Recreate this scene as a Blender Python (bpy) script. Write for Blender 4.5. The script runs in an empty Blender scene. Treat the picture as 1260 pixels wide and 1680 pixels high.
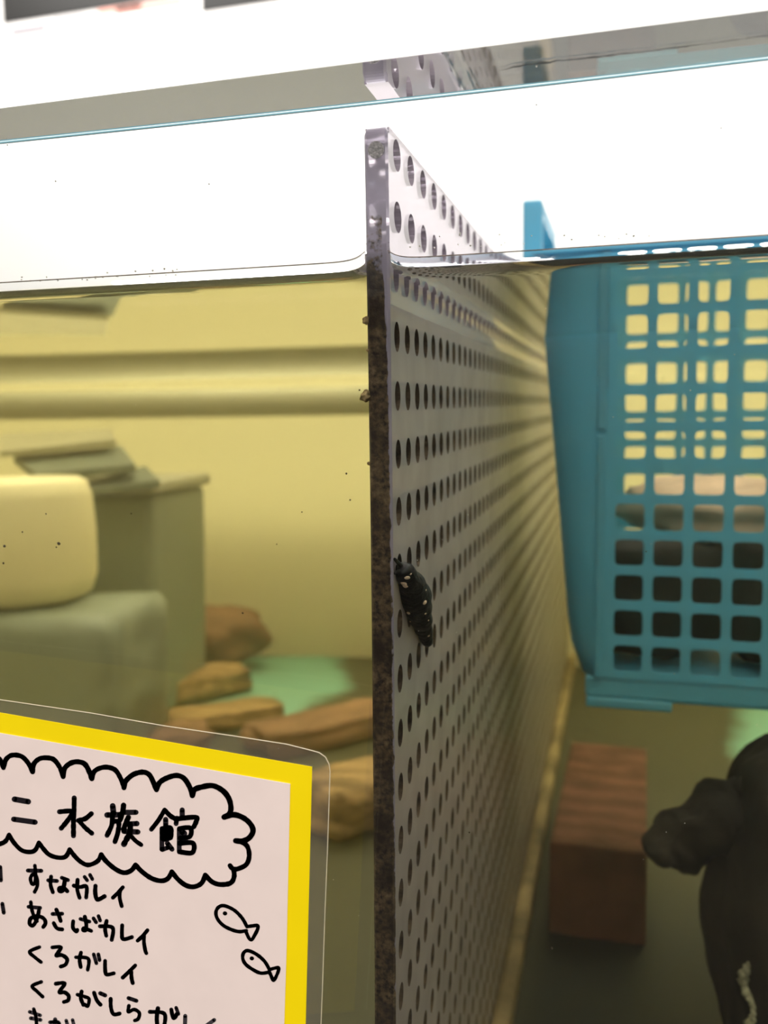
import bpy, bmesh, math, random
import numpy as np
from mathutils import Vector, Matrix, noise

# ------------------------------------------------------------------ constants (metres)
D, T = 0.14865, 0.03029            # camera to front panel, front panel thickness
XD, WD, TILT = -0.044587, 0.00474, 0.00515   # divider right face, thickness, lean
Z0, EH, PITCH, HOLE = 0.05014, 0.0078, 0.012, 0.00305
FPX, YAW, PIT, ROLL = 1417.8, 0.26838, 0.12125, -0.01856
ZT, WL = 0.05813, 0.0254           # top of front panel, water level (above the eye)
FL, YB = -0.25, 0.92               # tank floor, inner face of back panel
XL, XR = -0.80, 0.40
ZO = 1.05                          # eye height above the room floor
NA, NW = 1.49, 1.333
random.seed(4)
S = bpy.context.scene
C = S.collection

# ------------------------------------------------------------------ camera
def cam_axes():
    cy, sy, cp, sp = math.cos(YAW), math.sin(YAW), math.cos(PIT), math.sin(PIT)
    f = Vector((-sy*cp, cy*cp, -sp)); r = Vector((cy, sy, 0)); u = r.cross(f)
    c, s = math.cos(ROLL), math.sin(ROLL)
    return f, c*r+s*u, -s*r+c*u
CF, CR, CU = cam_axes()
cd = bpy.data.cameras.new('camera'); cam = bpy.data.objects.new('camera', cd); C.objects.link(cam)
m = Matrix((CR, CU, -CF)).transposed().to_4x4(); m.translation = (0, -D, ZO)
cam.matrix_world = m
cd.sensor_fit = 'HORIZONTAL'; cd.sensor_width = 36; cd.lens = 36*FPX/1260
cd.clip_start = 0.005; cd.clip_end = 50
cd.dof.use_dof = True; cd.dof.focus_distance = 0.178; cd.dof.aperture_fstop = 20
S.camera = cam

# ------------------------------------------------------------------ light and exposure
S.view_settings.view_transform = 'Standard'; S.view_settings.look = 'None'
S.view_settings.exposure = 0.0; S.view_settings.gamma = 1; S.view_settings.use_curve_mapping = False
cy = S.cycles
cy.use_denoising = True
cy.max_bounces = 24; cy.transmission_bounces = 16; cy.glossy_bounces = 8; cy.diffuse_bounces = 4
cy.volume_bounces = 3; cy.transparent_max_bounces = 16
cy.sample_clamp_indirect = 6
W = bpy.data.worlds.new('room_light'); S.world = W; W.use_nodes = True
nt = W.node_tree; bg = nt.nodes['Background']
tc = nt.nodes.new('ShaderNodeTexCoord'); sx = nt.nodes.new('ShaderNodeSeparateXYZ')
nt.links.new(tc.outputs['Generated'], sx.inputs[0])
rp = nt.nodes.new('ShaderNodeValToRGB'); nt.links.new(sx.outputs['Z'], rp.inputs[0])
el = rp.color_ramp.elements
el[0].position = 0.12; el[0].color = (0.012, 0.011, 0.010, 1)
el[1].position = 0.55; el[1].color = (1.0, 0.96, 0.9, 1)
nt.links.new(rp.outputs[0], bg.inputs[0]); bg.inputs[1].default_value = 1.9

def area(name, loc, rot, sx_, sy_, power, col=(1, 1, 1)):
    l = bpy.data.lights.new(name, 'AREA'); l.shape = 'RECTANGLE'; l.size = sx_; l.size_y = sy_
    l.energy = power; l.color = col
    o = bpy.data.objects.new(name, l); C.objects.link(o); o.location = loc; o.rotation_euler = rot
    return o
area('wall_washer_light', (0.1, 1.75, 2.75), (math.radians(25), 0, 0), 4.4, 0.5, 82, (1, .98, .95))
area('ceiling_panel_light', (-0.15, 0.80, 2.0), (0, 0, 0), 1.2, 0.35, 13, (1, .97, .9))

area('front_ceiling_light', (0.3, -1.15, 2.45), (math.radians(48), 0, 0), 1.2, 0.5, 24, (1, .95, .9))
area('added_backlight', (-0.2, 1.65, 1.17), (math.radians(80), 0, math.radians(180)), 1.8, 0.22, 13.5, (1, .97, .88))  # unseen lamp added behind the tank to brighten the back panel

# ------------------------------------------------------------------ sight lines through panel and water
def ray(px, py):
    d = CF + (px-630)/FPX*CR - (py-840)/FPX*CU
    return d.normalized()
def at(px, py, y, n=NW):
    d = ray(px, py)
    def g(k):
        a, b = d.x/k, d.z/k; c = math.sqrt(1-a*a-b*b); return a/c, b/c
    a, b = g(1); L = D+min(y, 0) if n != 0 else D+y
    x, z = a*L, b*L
    if n != 0 and y > 0:
        a, b = g(NA); L = min(y, T); x += a*L; z += b*L
        if y > T:
            a, b = g(n); x += a*(y-T); z += b*(y-T)
    return Vector((x, y, z+ZO))
def at_z(px, py, z, n=NW):           # z relative to the eye
    lo, hi = T, 4
    s = at(px, py, lo, n).z < z+ZO
    for _ in range(50):
        k = (lo+hi)/2
        if (at(px, py, k, n).z < z+ZO) == s: lo = k
        else: hi = k
    return at(px, py, lo, n)
def at_x(px, py, n=NW):              # on the divider's right face
    lo, hi = T, 0.9
    for _ in range(50):
        k = (lo+hi)/2; p = at(px, py, k, n)
        if p.x < XD+TILT*(p.z-ZO): lo = k
        else: hi = k
    # ray comes from the right of the face: x falls below the face with depth or never
    best = min((abs(at(px, py, T+i*.0005, n).x-(XD+TILT*(at(px, py, T+i*.0005, n).z-ZO))), T+i*.0005) for i in range(400))
    return at(px, py, best[1], n)

# ------------------------------------------------------------------ materials
def mat(name):
    mt = bpy.data.materials.new(name); mt.use_nodes = True
    n = mt.node_tree.nodes; l = mt.node_tree.links
    return mt, n, l, n['Principled BSDF'], n['Material Output']
def simple(name, col, rough=.5, spec=.5, var=0, scale=40, bump=0, bscale=80, sub=0):
    mt, n, l, b, o = mat(name)
    b.inputs['Base Color'].default_value = (*col, 1); b.inputs['Roughness'].default_value = rough
    b.inputs['Specular IOR Level'].default_value = spec
    g = n.new('ShaderNodeTexCoord')
    if var:
        t = n.new('ShaderNodeTexNoise'); t.inputs['Scale'].default_value = scale; t.inputs['Detail'].default_value = 6
        l.new(g.outputs['Object'], t.inputs['Vector'])
        r = n.new('ShaderNodeValToRGB'); r.color_ramp.elements[0].position = .3; r.color_ramp.elements[1].position = .7
        r.color_ramp.elements[0].color = (*[c*(1-var) for c in col], 1); r.color_ramp.elements[1].color = (*[min(1, c*(1+var)) for c in col], 1)
        l.new(t.outputs['Fac'], r.inputs[0]); l.new(r.outputs[0], b.inputs['Base Color'])
    if bump:
        t2 = n.new('ShaderNodeTexNoise'); t2.inputs['Scale'].default_value = bscale; t2.inputs['Detail'].default_value = 5
        l.new(g.outputs['Object'], t2.inputs['Vector'])
        bp = n.new('ShaderNodeBump'); bp.inputs['Strength'].default_value = bump; bp.inputs['Distance'].default_value = .002
        l.new(t2.outputs['Fac'], bp.inputs['Height']); l.new(bp.outputs[0], b.inputs['Normal'])
    return mt
def glass(name, ior, col=(1, 1, 1), rough=0):
    mt, n, l, b, o = mat(name); n.remove(b)
    g = n.new('ShaderNodeBsdfGlass'); g.inputs['IOR'].default_value = ior; g.inputs['Roughness'].default_value = rough
    g.inputs['Color'].default_value = (*col, 1); l.new(g.outputs[0], o.inputs['Surface'])
    return mt

M_acrylic = glass('clear_acrylic', NA, (1, 1, 1))
M_water = glass('cloudy_water', NW)
n = M_water.node_tree.nodes; l = M_water.node_tree.links
vs = n.new('ShaderNodeVolumeScatter'); vs.inputs['Color'].default_value = (1, .92, .62, 1); vs.inputs['Density'].default_value = 0.22; vs.inputs['Anisotropy'].default_value = .75
va = n.new('ShaderNodeVolumeAbsorption'); va.inputs['Color'].default_value = (.95, .86, .25, 1); va.inputs['Density'].default_value = 1.25
ad = n.new('ShaderNodeAddShader'); l.new(vs.outputs[0], ad.inputs[0]); l.new(va.outputs[0], ad.inputs[1])
l.new(ad.outputs[0], n['Material Output'].inputs['Volume'])

def mix_sheet(name, ior, tcol, dcol, fac, rough=.05, var=0):
    mt, n, l, b, o = mat(name)
    g = n.new('ShaderNodeBsdfGlass'); g.inputs['IOR'].default_value = ior; g.inputs['Roughness'].default_value = rough
    g.inputs['Color'].default_value = (*tcol, 1)
    b.inputs['Base Color'].default_value = (*dcol, 1); b.inputs['Roughness'].default_value = .35; b.inputs['IOR'].default_value = min(ior, 1.45)
    mx = n.new('ShaderNodeMixShader'); mx.inputs[0].default_value = fac
    l.new(g.outputs[0], mx.inputs[1]); l.new(b.outputs[0], mx.inputs[2]); l.new(mx.outputs[0], o.inputs['Surface'])
    if var:
        t = n.new('ShaderNodeTexNoise'); t.inputs['Scale'].default_value = 60; t.inputs['Detail'].default_value = 5
        gg = n.new('ShaderNodeNewGeometry'); l.new(gg.outputs['Position'], t.inputs['Vector'])
        mr = n.new('ShaderNodeMapRange'); mr.inputs['From Min'].default_value = .3; mr.inputs['From Max'].default_value = .7
        mr.inputs['To Min'].default_value = fac-var; mr.inputs['To Max'].default_value = fac+var
        l.new(t.outputs['Fac'], mr.inputs['Value']); l.new(mr.outputs[0], mx.inputs[0])
    return mt
M_sheet = mix_sheet('wet_clear_plastic', 1.15, (.93, .90, .92), (.50, .45, .43), .60, .20, .07)
M_clear = mix_sheet('dry_clear_plastic', 1.52, (.93, .90, .95), (.80, .74, .80), .28, .03)
M_holedry = mix_sheet('dry_hole_wall', 1.3, (.8, .76, .82), (.30, .26, .30), .55, .1)
M_hole = simple('algae_hole_wall', (.085, .062, .040), .85, .2, .75, 260, .5, 500)

def edge_material():
    mt, n, l, b, o = mat('algae_covered_edge')
    geo = n.new('ShaderNodeNewGeometry'); sp = n.new('ShaderNodeSeparateXYZ'); l.new(geo.outputs['Position'], sp.inputs[0])
    def mr(src, a, bb, c=0, d=1):
        q = n.new('ShaderNodeMapRange'); q.inputs['From Min'].default_value = a; q.inputs['From Max'].default_value = bb
        q.inputs['To Min'].default_value = c; q.inputs['To Max'].default_value = d; l.new(src, q.inputs['Value']); return q.outputs[0]
    def ma(op, a, bb):
        q = n.new('ShaderNodeMath'); q.operation = op; q.use_clamp = op != 'SUBTRACT'
        for i, v in enumerate((a, bb)):
            if isinstance(v, (int, float)): q.inputs[i].default_value = v
            else: l.new(v, q.inputs[i])
        return q.outputs[0]
    def nz(scale, det=6, ro=.6):
        t = n.new('ShaderNodeTexNoise'); t.inputs['Scale'].default_value = scale; t.inputs['Detail'].default_value = det; t.inputs['Roughness'].default_value = ro
        l.new(geo.outputs['Position'], t.inputs['Vector']); return t.outputs['Fac']
    n1 = nz(330); n2 = nz(900); n3 = nz(120)
    # how much algae: none near the dry top, a band of it above the water, full cover below
    hz = mr(sp.outputs['Z'], ZO+.0435, ZO+.012, -.28, .52)
    right = mr(sp.outputs['X'], XD-.0013, XD-.0002, 0, -.75)
    band = mr(sp.outputs['Z'], ZO+.0385, ZO+.0365, 0, .18); band2 = mr(sp.outputs['Z'], ZO+.0365, ZO+.0345, 0, -.18)
    cover = ma('ADD', n1, ma('ADD', ma('ADD', hz, 0), 0))
    q = n.new('ShaderNodeMath'); q.operation = 'ADD'; l.new(n1, q.inputs[0]); l.new(hz, q.inputs[1])
    q2 = n.new('ShaderNodeMath'); q2.operation = 'ADD'; l.new(q.outputs[0], q2.inputs[0]); l.new(band, q2.inputs[1])
    q4 = n.new('ShaderNodeMath'); q4.operation = 'ADD'; l.new(q2.outputs[0], q4.inputs[0]); l.new(band2, q4.inputs[1])
    q3 = n.new('ShaderNodeMath'); q3.operation = 'ADD'; l.new(q4.outputs[0], q3.inputs[0]); l.new(right, q3.inputs[1])
    cov = mr(q3.outputs[0], .50, .62)
    rp = n.new('ShaderNodeValToRGB'); l.new(n2, rp.inputs[0])
    e = rp.color_ramp.elements; e[0].position = .35; e[0].color = (.020, .013, .006, 1); e[1].position = .72; e[1].color = (.25, .17, .085, 1)
    m3 = n.new('ShaderNodeMix'); m3.data_type = 'RGBA'; l.new(mr(n3, .4, .62), m3.inputs['Factor'])
    l.new(rp.outputs[0], m3.inputs[6]); m3.inputs[7].default_value = (.030, .018, .008, 1)
    b.inputs['Roughness'].default_value = .8; l.new(m3.outputs[2], b.inputs['Base Color'])
    bp = n.new('ShaderNodeBump'); bp.inputs['Strength'].default_value = .6; bp.inputs['Distance'].default_value = .0006
    l.new(n2, bp.inputs['Height']); l.new(bp.outputs[0], b.inputs['Normal'])
    pl = n.new('ShaderNodeBsdfPrincipled'); pl.inputs['Base Color'].default_value = (.62, .57, .70, 1); pl.inputs['Roughness'].default_value = .25
    pl.inputs['Transmission Weight'].default_value = .55; pl.inputs['IOR'].default_value = 1.4
    mx = n.new('ShaderNodeMixShader'); l.new(cov, mx.inputs[0]); l.new(pl.outputs[0], mx.inputs[1]); l.new(b.outputs[0], mx.inputs[2])
    l.new(mx.outputs[0], o.inputs['Surface'])
    return mt
M_edge = edge_material()

M_cream = simple('cream_panel', (.84, .80, .66), .6, .3, .04, 6)
n = M_cream.node_tree.nodes; l = M_cream.node_tree.links
_t = n.new('ShaderNodeBsdfTranslucent'); _t.inputs[0].default_value = (.88, .86, .74, 1); _x = n.new('ShaderNodeMixShader'); _x.inputs[0].default_value = .7
l.new(n['Principled BSDF'].outputs[0], _x.inputs[1]); l.new(_t.outputs[0], _x.inputs[2]); l.new(_x.outputs[0], n['Material Output'].inputs['Surface'])
M_wall = simple('white_wall_paint', (.9, .9, .87), .8, .2, .01, 3)
M_counter = simple('white_counter', (.7, .7, .68), .5)
M_blue = simple('blue_basket_plastic', (.13, .46, .62), .38, .45, .05, 30)
n = M_blue.node_tree.nodes; l = M_blue.node_tree.links
_t = n.new('ShaderNodeBsdfTranslucent'); _t.inputs[0].default_value = (.18, .58, .76, 1); _x = n.new('ShaderNodeMixShader'); _x.inputs[0].default_value = .4
l.new(n['Principled BSDF'].outputs[0], _x.inputs[1]); l.new(_t.outputs[0], _x.inputs[2]); l.new(_x.outputs[0], n['Material Output'].inputs['Surface'])
M_brick = simple('red_brick', (.17, .075, .048), .85, .2, .35, 45, .6, 120)
M_dark = simple('dark_rock', (.017, .015, .011), .8, .25, .6, 30, .8, 60)
M_slab = simple('brown_stone', (.29, .19, .095), .8, .2, .6, 30, .6, 60)
n = M_slab.node_tree.nodes; l = M_slab.node_tree.links
_mp = n.new('ShaderNodeMapping'); _mp.inputs['Scale'].default_value = (.5, 3.0, 5.0); _mp.inputs['Rotation'].default_value = (0, 0, -.5)
_tc = [q for q in n if q.bl_idname == 'ShaderNodeTexCoord'][0]; l.new(_tc.outputs['Object'], _mp.inputs['Vector'])
for _q in [q for q in n if q.bl_idname == 'ShaderNodeTexNoise']: l.new(_mp.outputs[0], _q.inputs['Vector'])
M_redrock = simple('reddish_rock', (.22, .125, .08), .85, .2, .35, 30, .7, 60)
M_pale = simple('pale_stone', (.62, .44, .30), .8, .2, .25, 40, .4, 80)
M_grey = simple('grey_plastic', (.22, .25, .20), .5, .3, .08, 10)
M_greydk = simple('dark_grey_plastic', (.13, .15, .12), .5, .3, .08, 10)
M_white = simple('pale_plastic', (.88, .80, .50), .5, .3, .04, 12)
M_beige = simple('beige_strip', (.26, .20, .11), .8, .2, .6, 30)
M_black = simple('black_print', (.012, .011, .010), .45, .4)
M_ink = simple('black_marker_ink', (.010, .007, .010), .5, .3)
M_inkgrey = simple('faded_marker_ink', (.045, .038, .045), .5, .3, .4, 900)
M_yellow = simple('yellow_card', (.95, .72, .0), .55, .3, .02, 60)
M_paper = simple('white_paper', (.84, .70, .66), .65, .3, .03, 90)
M_capgrey = simple('grey_caption', (.45, .42, .45), .7); M_capred = simple('red_caption', (.75, .33, .27), .7)
M_poster = simple('poster_paper', (.85, .82, .80), .7)
M_shell = simple('black_shell', (.013, .012, .009), .55, .45, .7, 420, .5, 700)
M_flesh = simple('black_snail_flesh', (.008, .008, .006), .45, .4, .3, 500)
M_barn = simple('cream_barnacle', (.80, .62, .42), .7, .2, .15, 900)
M_bub = simple('pale_speck', (.6, .58, .5), .5)
M_speck = simple('brown_speck', (.08, .06, .035), .8)
M_edgeline = simple('light_blue_edge', (.30, .62, .74), .5)
M_scr = simple('grey_scratch', (.10, .11, .11), .8, .2, .4, 500)

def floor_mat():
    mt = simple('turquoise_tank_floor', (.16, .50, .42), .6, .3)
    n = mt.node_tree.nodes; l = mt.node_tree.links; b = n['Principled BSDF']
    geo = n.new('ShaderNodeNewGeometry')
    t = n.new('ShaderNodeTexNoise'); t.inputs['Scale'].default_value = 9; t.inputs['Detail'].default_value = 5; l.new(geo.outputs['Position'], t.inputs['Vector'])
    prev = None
    # lit turquoise patches (centre, half size); shade painted dark everywhere else
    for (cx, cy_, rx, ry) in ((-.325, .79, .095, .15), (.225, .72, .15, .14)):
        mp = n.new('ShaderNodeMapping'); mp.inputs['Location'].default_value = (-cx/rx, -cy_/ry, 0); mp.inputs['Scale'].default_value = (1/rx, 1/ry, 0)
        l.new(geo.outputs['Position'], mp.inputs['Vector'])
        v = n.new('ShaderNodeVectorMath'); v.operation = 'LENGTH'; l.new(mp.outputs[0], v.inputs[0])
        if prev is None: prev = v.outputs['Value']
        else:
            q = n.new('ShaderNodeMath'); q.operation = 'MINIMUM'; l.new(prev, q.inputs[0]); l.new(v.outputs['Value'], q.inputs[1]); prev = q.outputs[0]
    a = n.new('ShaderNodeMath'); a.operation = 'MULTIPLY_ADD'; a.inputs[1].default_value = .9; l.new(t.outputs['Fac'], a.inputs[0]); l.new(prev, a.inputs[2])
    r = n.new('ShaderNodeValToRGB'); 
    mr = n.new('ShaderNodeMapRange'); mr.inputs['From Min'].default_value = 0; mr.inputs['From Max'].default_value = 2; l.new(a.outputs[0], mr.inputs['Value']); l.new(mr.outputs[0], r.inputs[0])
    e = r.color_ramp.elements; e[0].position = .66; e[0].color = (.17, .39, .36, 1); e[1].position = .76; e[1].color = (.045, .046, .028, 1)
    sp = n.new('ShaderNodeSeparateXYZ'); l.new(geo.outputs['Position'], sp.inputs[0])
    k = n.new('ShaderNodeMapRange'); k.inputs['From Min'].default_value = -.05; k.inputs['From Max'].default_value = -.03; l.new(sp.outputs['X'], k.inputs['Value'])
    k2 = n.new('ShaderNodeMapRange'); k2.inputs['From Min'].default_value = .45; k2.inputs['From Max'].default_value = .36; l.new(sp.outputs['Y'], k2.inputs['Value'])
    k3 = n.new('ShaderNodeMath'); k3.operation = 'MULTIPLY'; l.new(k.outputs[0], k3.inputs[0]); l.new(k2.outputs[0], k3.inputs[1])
    m2 = n.new('ShaderNodeMix'); m2.data_type = 'RGBA'; l.new(k3.outputs[0], m2.inputs['Factor']); l.new(r.outputs[0], m2.inputs[6]); m2.inputs[7].default_value = (.006, .010, .008, 1)  # near-black shade painted over the front right floor
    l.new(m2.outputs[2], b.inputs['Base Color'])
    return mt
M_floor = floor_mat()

# ------------------------------------------------------------------ mesh helpers
def link(name, me, mats, parent=None, smooth=False):
    o = bpy.data.objects.new(name, me); C.objects.link(o)
    for mt in (mats if isinstance(mats, (list, tuple)) else [mats]): me.materials.append(mt)
    if smooth: me.polygons.foreach_set('use_smooth', [True]*len(me.polygons))
    if parent:
        bpy.context.view_layer.update()
        o.parent = parent; o.matrix_parent_inverse = Matrix.Translation(-Vector(parent.location))
    return o
def raw(name, V, F, mats, parent=None, smooth=False, idx=None):
    me = bpy.data.meshes.new(name); me.from_pydata([tuple(v) for v in V], [], F); me.update()
    o = link(name, me, mats, parent, smooth)
    if idx is not None: me.polygons.foreach_set('material_index', idx)
    return o
def frombm(name, bm, mats, parent=None, smooth=False):
    me = bpy.data.meshes.new(name); bmesh.ops.recalc_face_normals(bm, faces=bm.faces); bm.to_mesh(me); bm.free()
    return link(name, me, mats, parent, smooth)
def add_box(bm, x0, x1, y0, y1, z0, z1, bev=0, seg=2):
    vs = [bm.verts.new((x, y, z)) for x in (x0, x1) for y in (y0, y1) for z in (z0, z1)]
    fs = [bm.faces.new([vs[i] for i in q]) for q in ((0, 1, 3, 2), (4, 6, 7, 5), (0, 4, 5, 1), (2, 3, 7, 6), (0, 2, 6, 4), (1, 5, 7, 3))]
    if bev:
        es = list({e for f in fs for e in f.edges})
        bmesh.ops.recalc_face_normals(bm, faces=fs)
        bmesh.ops.bevel(bm, geom=es, offset=bev, segments=seg, affect='EDGES', profile=.5)
    return vs
def box(name, x0, x1, y0, y1, z0, z1, mats, parent=None, bev=0):
    bm = bmesh.new(); add_box(bm, x0, x1, y0, y1, z0, z1, bev); return frombm(name, bm, mats, parent)
def tag(o, label, cat, group=None, kind=None):
    o['label'] = label; o['category'] = cat
    if group: o['group'] = group
    if kind: o['kind'] = kind
    return o
def empty(name, loc):
    o = bpy.data.objects.new(name, None); C.objects.link(o); o.location = loc; o.empty_display_size = .01
    return o
def tube(pts, rad, seg=10, closed_caps=True):
    """swept round tube; rad a number or list"""
    P = [Vector(p) for p in pts]; n_ = len(P); R = rad if isinstance(rad, (list, tuple)) else [rad]*n_
    V = []; F = []
    up = Vector((0, 0, 1))
    for i, p in enumerate(P):
        t = (P[min(i+1, n_-1)]-P[max(i-1, 0)]).normalized()
        a = t.cross(up)
        if a.length < .1: a = t.cross(Vector((0, 1, 0)))
        a.normalize(); bb = t.cross(a)
        for k in range(seg):
            w = 2*math.pi*k/seg; V.append(p+R[i]*(math.cos(w)*a+math.sin(w)*bb))
    for i in range(n_-1):
        for k in range(seg):
            F.append((i*seg+k, i*seg+(k+1) % seg, (i+1)*seg+(k+1) % seg, (i+1)*seg+k))
    F.append(tuple(range(seg))[::-1]); F.append(tuple(range((n_-1)*seg, n_*seg)))
    return V, F

# ------------------------------------------------------------------ room
o = box('wall_back', -3, 3, 2.2, 2.3, 0, 3.0, M_wall); o['kind'] = 'structure'
o = box('floor', -3, 3, -2.2, 2.3, -.05, 0, simple('dark_floor', (.03, .028, .026), .9, 0)); o['kind'] = 'structure'
o = box('counter', XL-.1, XR+.1, .01, 1.05, 0.0, ZO+FL-.035, M_counter, bev=.004)
tag(o, 'white counter standing under the aquarium tank', 'counter')

# ------------------------------------------------------------------ tank
zf = ZO+FL
tank = empty('aquarium_tank', (0, T, zf-.035))
tag(tank, 'large acrylic aquarium tank with a thick clear front panel', 'aquarium')
fp = box('front_panel', XL-.03, XR+.03, 0, T, zf-.035, ZO+ZT, M_acrylic, tank)
fp['label'] = 'thick clear acrylic front panel'
box('back_panel', XL-.03, XR+.03, YB, YB+.02, zf-.035, ZO+ZT, M_cream, tank)
for a, c in ((XL-.03, XL), (XR, XR+.03)): box('side_panel', a, c, T+.0004, YB, zf-.035, ZO+ZT, M_cream, tank)
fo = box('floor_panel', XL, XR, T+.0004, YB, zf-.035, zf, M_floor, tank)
fo['label'] = 'turquoise tank floor with shade painted dark'
box('backlight_blocker', XL-.03, XR+.03, 0.99, 1.01, zf-.035, zf+.14, M_counter, tank)  # unseen board added to keep the backlight off the lower back panel
fe = box('edge_line', XL, XR, T+.0002, T+.0006, ZO+ZT-.00036, ZO+ZT-.00001, M_edgeline, tank)  # thin light blue strip along the inner top edge
fe['label'] = 'thin light blue line along the rim'
# scratch inside the top of the front panel, seen mirrored in the rim
pts = []
for i in range(30):
    u = i/29; pts.append((.0+.0*u, 0, 0))
def scratch():
    V = []; F = []; N = 46
    for i in range(N):
        u = i/(N-1); x = -.0215+.057*u
        y = .0135+.004*math.sin(u*2.2)-.0045*u+.0014*(1-u)*noise.noise((u*30, 3, 0))+(.0025*max(0, .1-u)*10)
        w = (.0009*(1-u)**2+.00022)*(.35+1.3*abs(noise.noise((u*40, 0, 1))))*min(1, u*12+.15, (1-u)*8+.1)
        V += [(x, y-w, ZO+ZT-.0003), (x, y+w, ZO+ZT-.0003)]
        if i: F.append((2*i-2, 2*i, 2*i+1, 2*i-1))
    s = raw('scratch', V, F, M_scr, fp); s['label'] = 'dark scratch in the top rim'
    s.matrix_parent_inverse = Matrix.Identity(4)
scratch()

# ------------------------------------------------------------------ water (one body with a meniscus against panel and divider)
def water():
    x0, x1, y0, y1 = XL-.001, XR+.001, T+.0003, YB+.001
    step = [0, .07, .129]+[.13+.2*(k/14)**1.5 for k in range(1, 15)]+[.36+.09*k for k in range(44)]+[4.5, 5, 6, 7.5, 9, 12, 15, 20, 30, 60, 120, 200, 300, 400, 550, 700]
    ys = [y0+s/1000 for s in step if y0+s/1000 < y1-.01]+[y1-s/1000 for s in (8, 5, 3, 2, 1, 0)]
    XLf = XD-WD+TILT*WL; XRf = XD+TILT*WL
    xs = sorted([x0]+[XLf-s/1000 for s in step if XLf-s/1000 > x0+.01]+[XRf+s/1000 for s in step if XRf+s/1000 < x1-.01]+[x1])
    V = []; F = []; nx, ny = len(xs), len(ys)
    def h(x, y):
        dy = min(y-y0, y1-y)*1000; dx = 0 if XLf <= x <= XRf else (XLf-x if x < XLf else x-XRf)*1000
        g = lambda d: 1.7*math.exp(-d/1.9)+1.6*(1 if d < .13 else max(0, 1-(d-.13)/.2)**2)
        f = g(dy); d = g(dx)
        return ZO+WL+(f+d)/1000
    for j in range(ny):
        for i in range(nx): V.append((xs[i], ys[j], h(xs[i], ys[j])))
    for j in range(ny-1):
        for i in range(nx-1):
            a = j*nx+i; F.append((a, a+1, a+nx+1, a+nx))
    smooth = len(F)
    zb = zf-.001
    ring = [(i, 0) for i in range(nx)]+[(nx-1, j) for j in range(1, ny)]+[(i, ny-1) for i in range(nx-2, -1, -1)]+[(0, j) for j in range(ny-2, 0, -1)]
    k0 = len(V)
    for i, j in ring: V.append((xs[i], ys[j], h(xs[i], ys[j])))
    k1 = len(V)
    for i, j in ring: V.append((xs[i], ys[j], zb))
    R = len(ring)
    for k in range(R): F.append((k0+k, k1+k, k1+(k+1) % R, k0+(k+1) % R))
    F.append(tuple(range(k1, k1+R))[::-1])
    o = raw('water', V, F, M_water)
    tag(o, 'cloudy yellow-green water filling the aquarium tank', 'water', kind='stuff')
water()
# thin deposit left along the water's edge on the front panel
XLf, XRf = XD-WD, XD
g_ = lambda d: 1.7*math.exp(-d/1.9)+1.6*(1 if d < .13 else max(0, 1-(d-.13)/.2)**2)
for xs_ in ([XL+.002+i*(XLf-XL-.002)/120 for i in range(110)]+[XLf-.0001*k*k/10 for k in range(60, 0, -1) if .0001*k*k/10 < .05], [XRf+.0001*k*k/10 for k in range(1, 60)]+[XRf+.037+i*(XR-XRf-.04)/60 for i in range(61)]):
    pts = [(x, T+.0001, ZO+WL+(g_(0)+1.7*math.exp(-min(abs(x-XLf), abs(x-XRf))*1000/1.9))/1000) for x in sorted(xs_)]
    V, F = tube(pts, .00009, 5)
    q = raw('waterline_mark', V, F, simple('waterline_deposit', (.22, .16, .12), .8, .2, .5, 700), fp); q.matrix_parent_inverse = Matrix.Identity(4)

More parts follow.
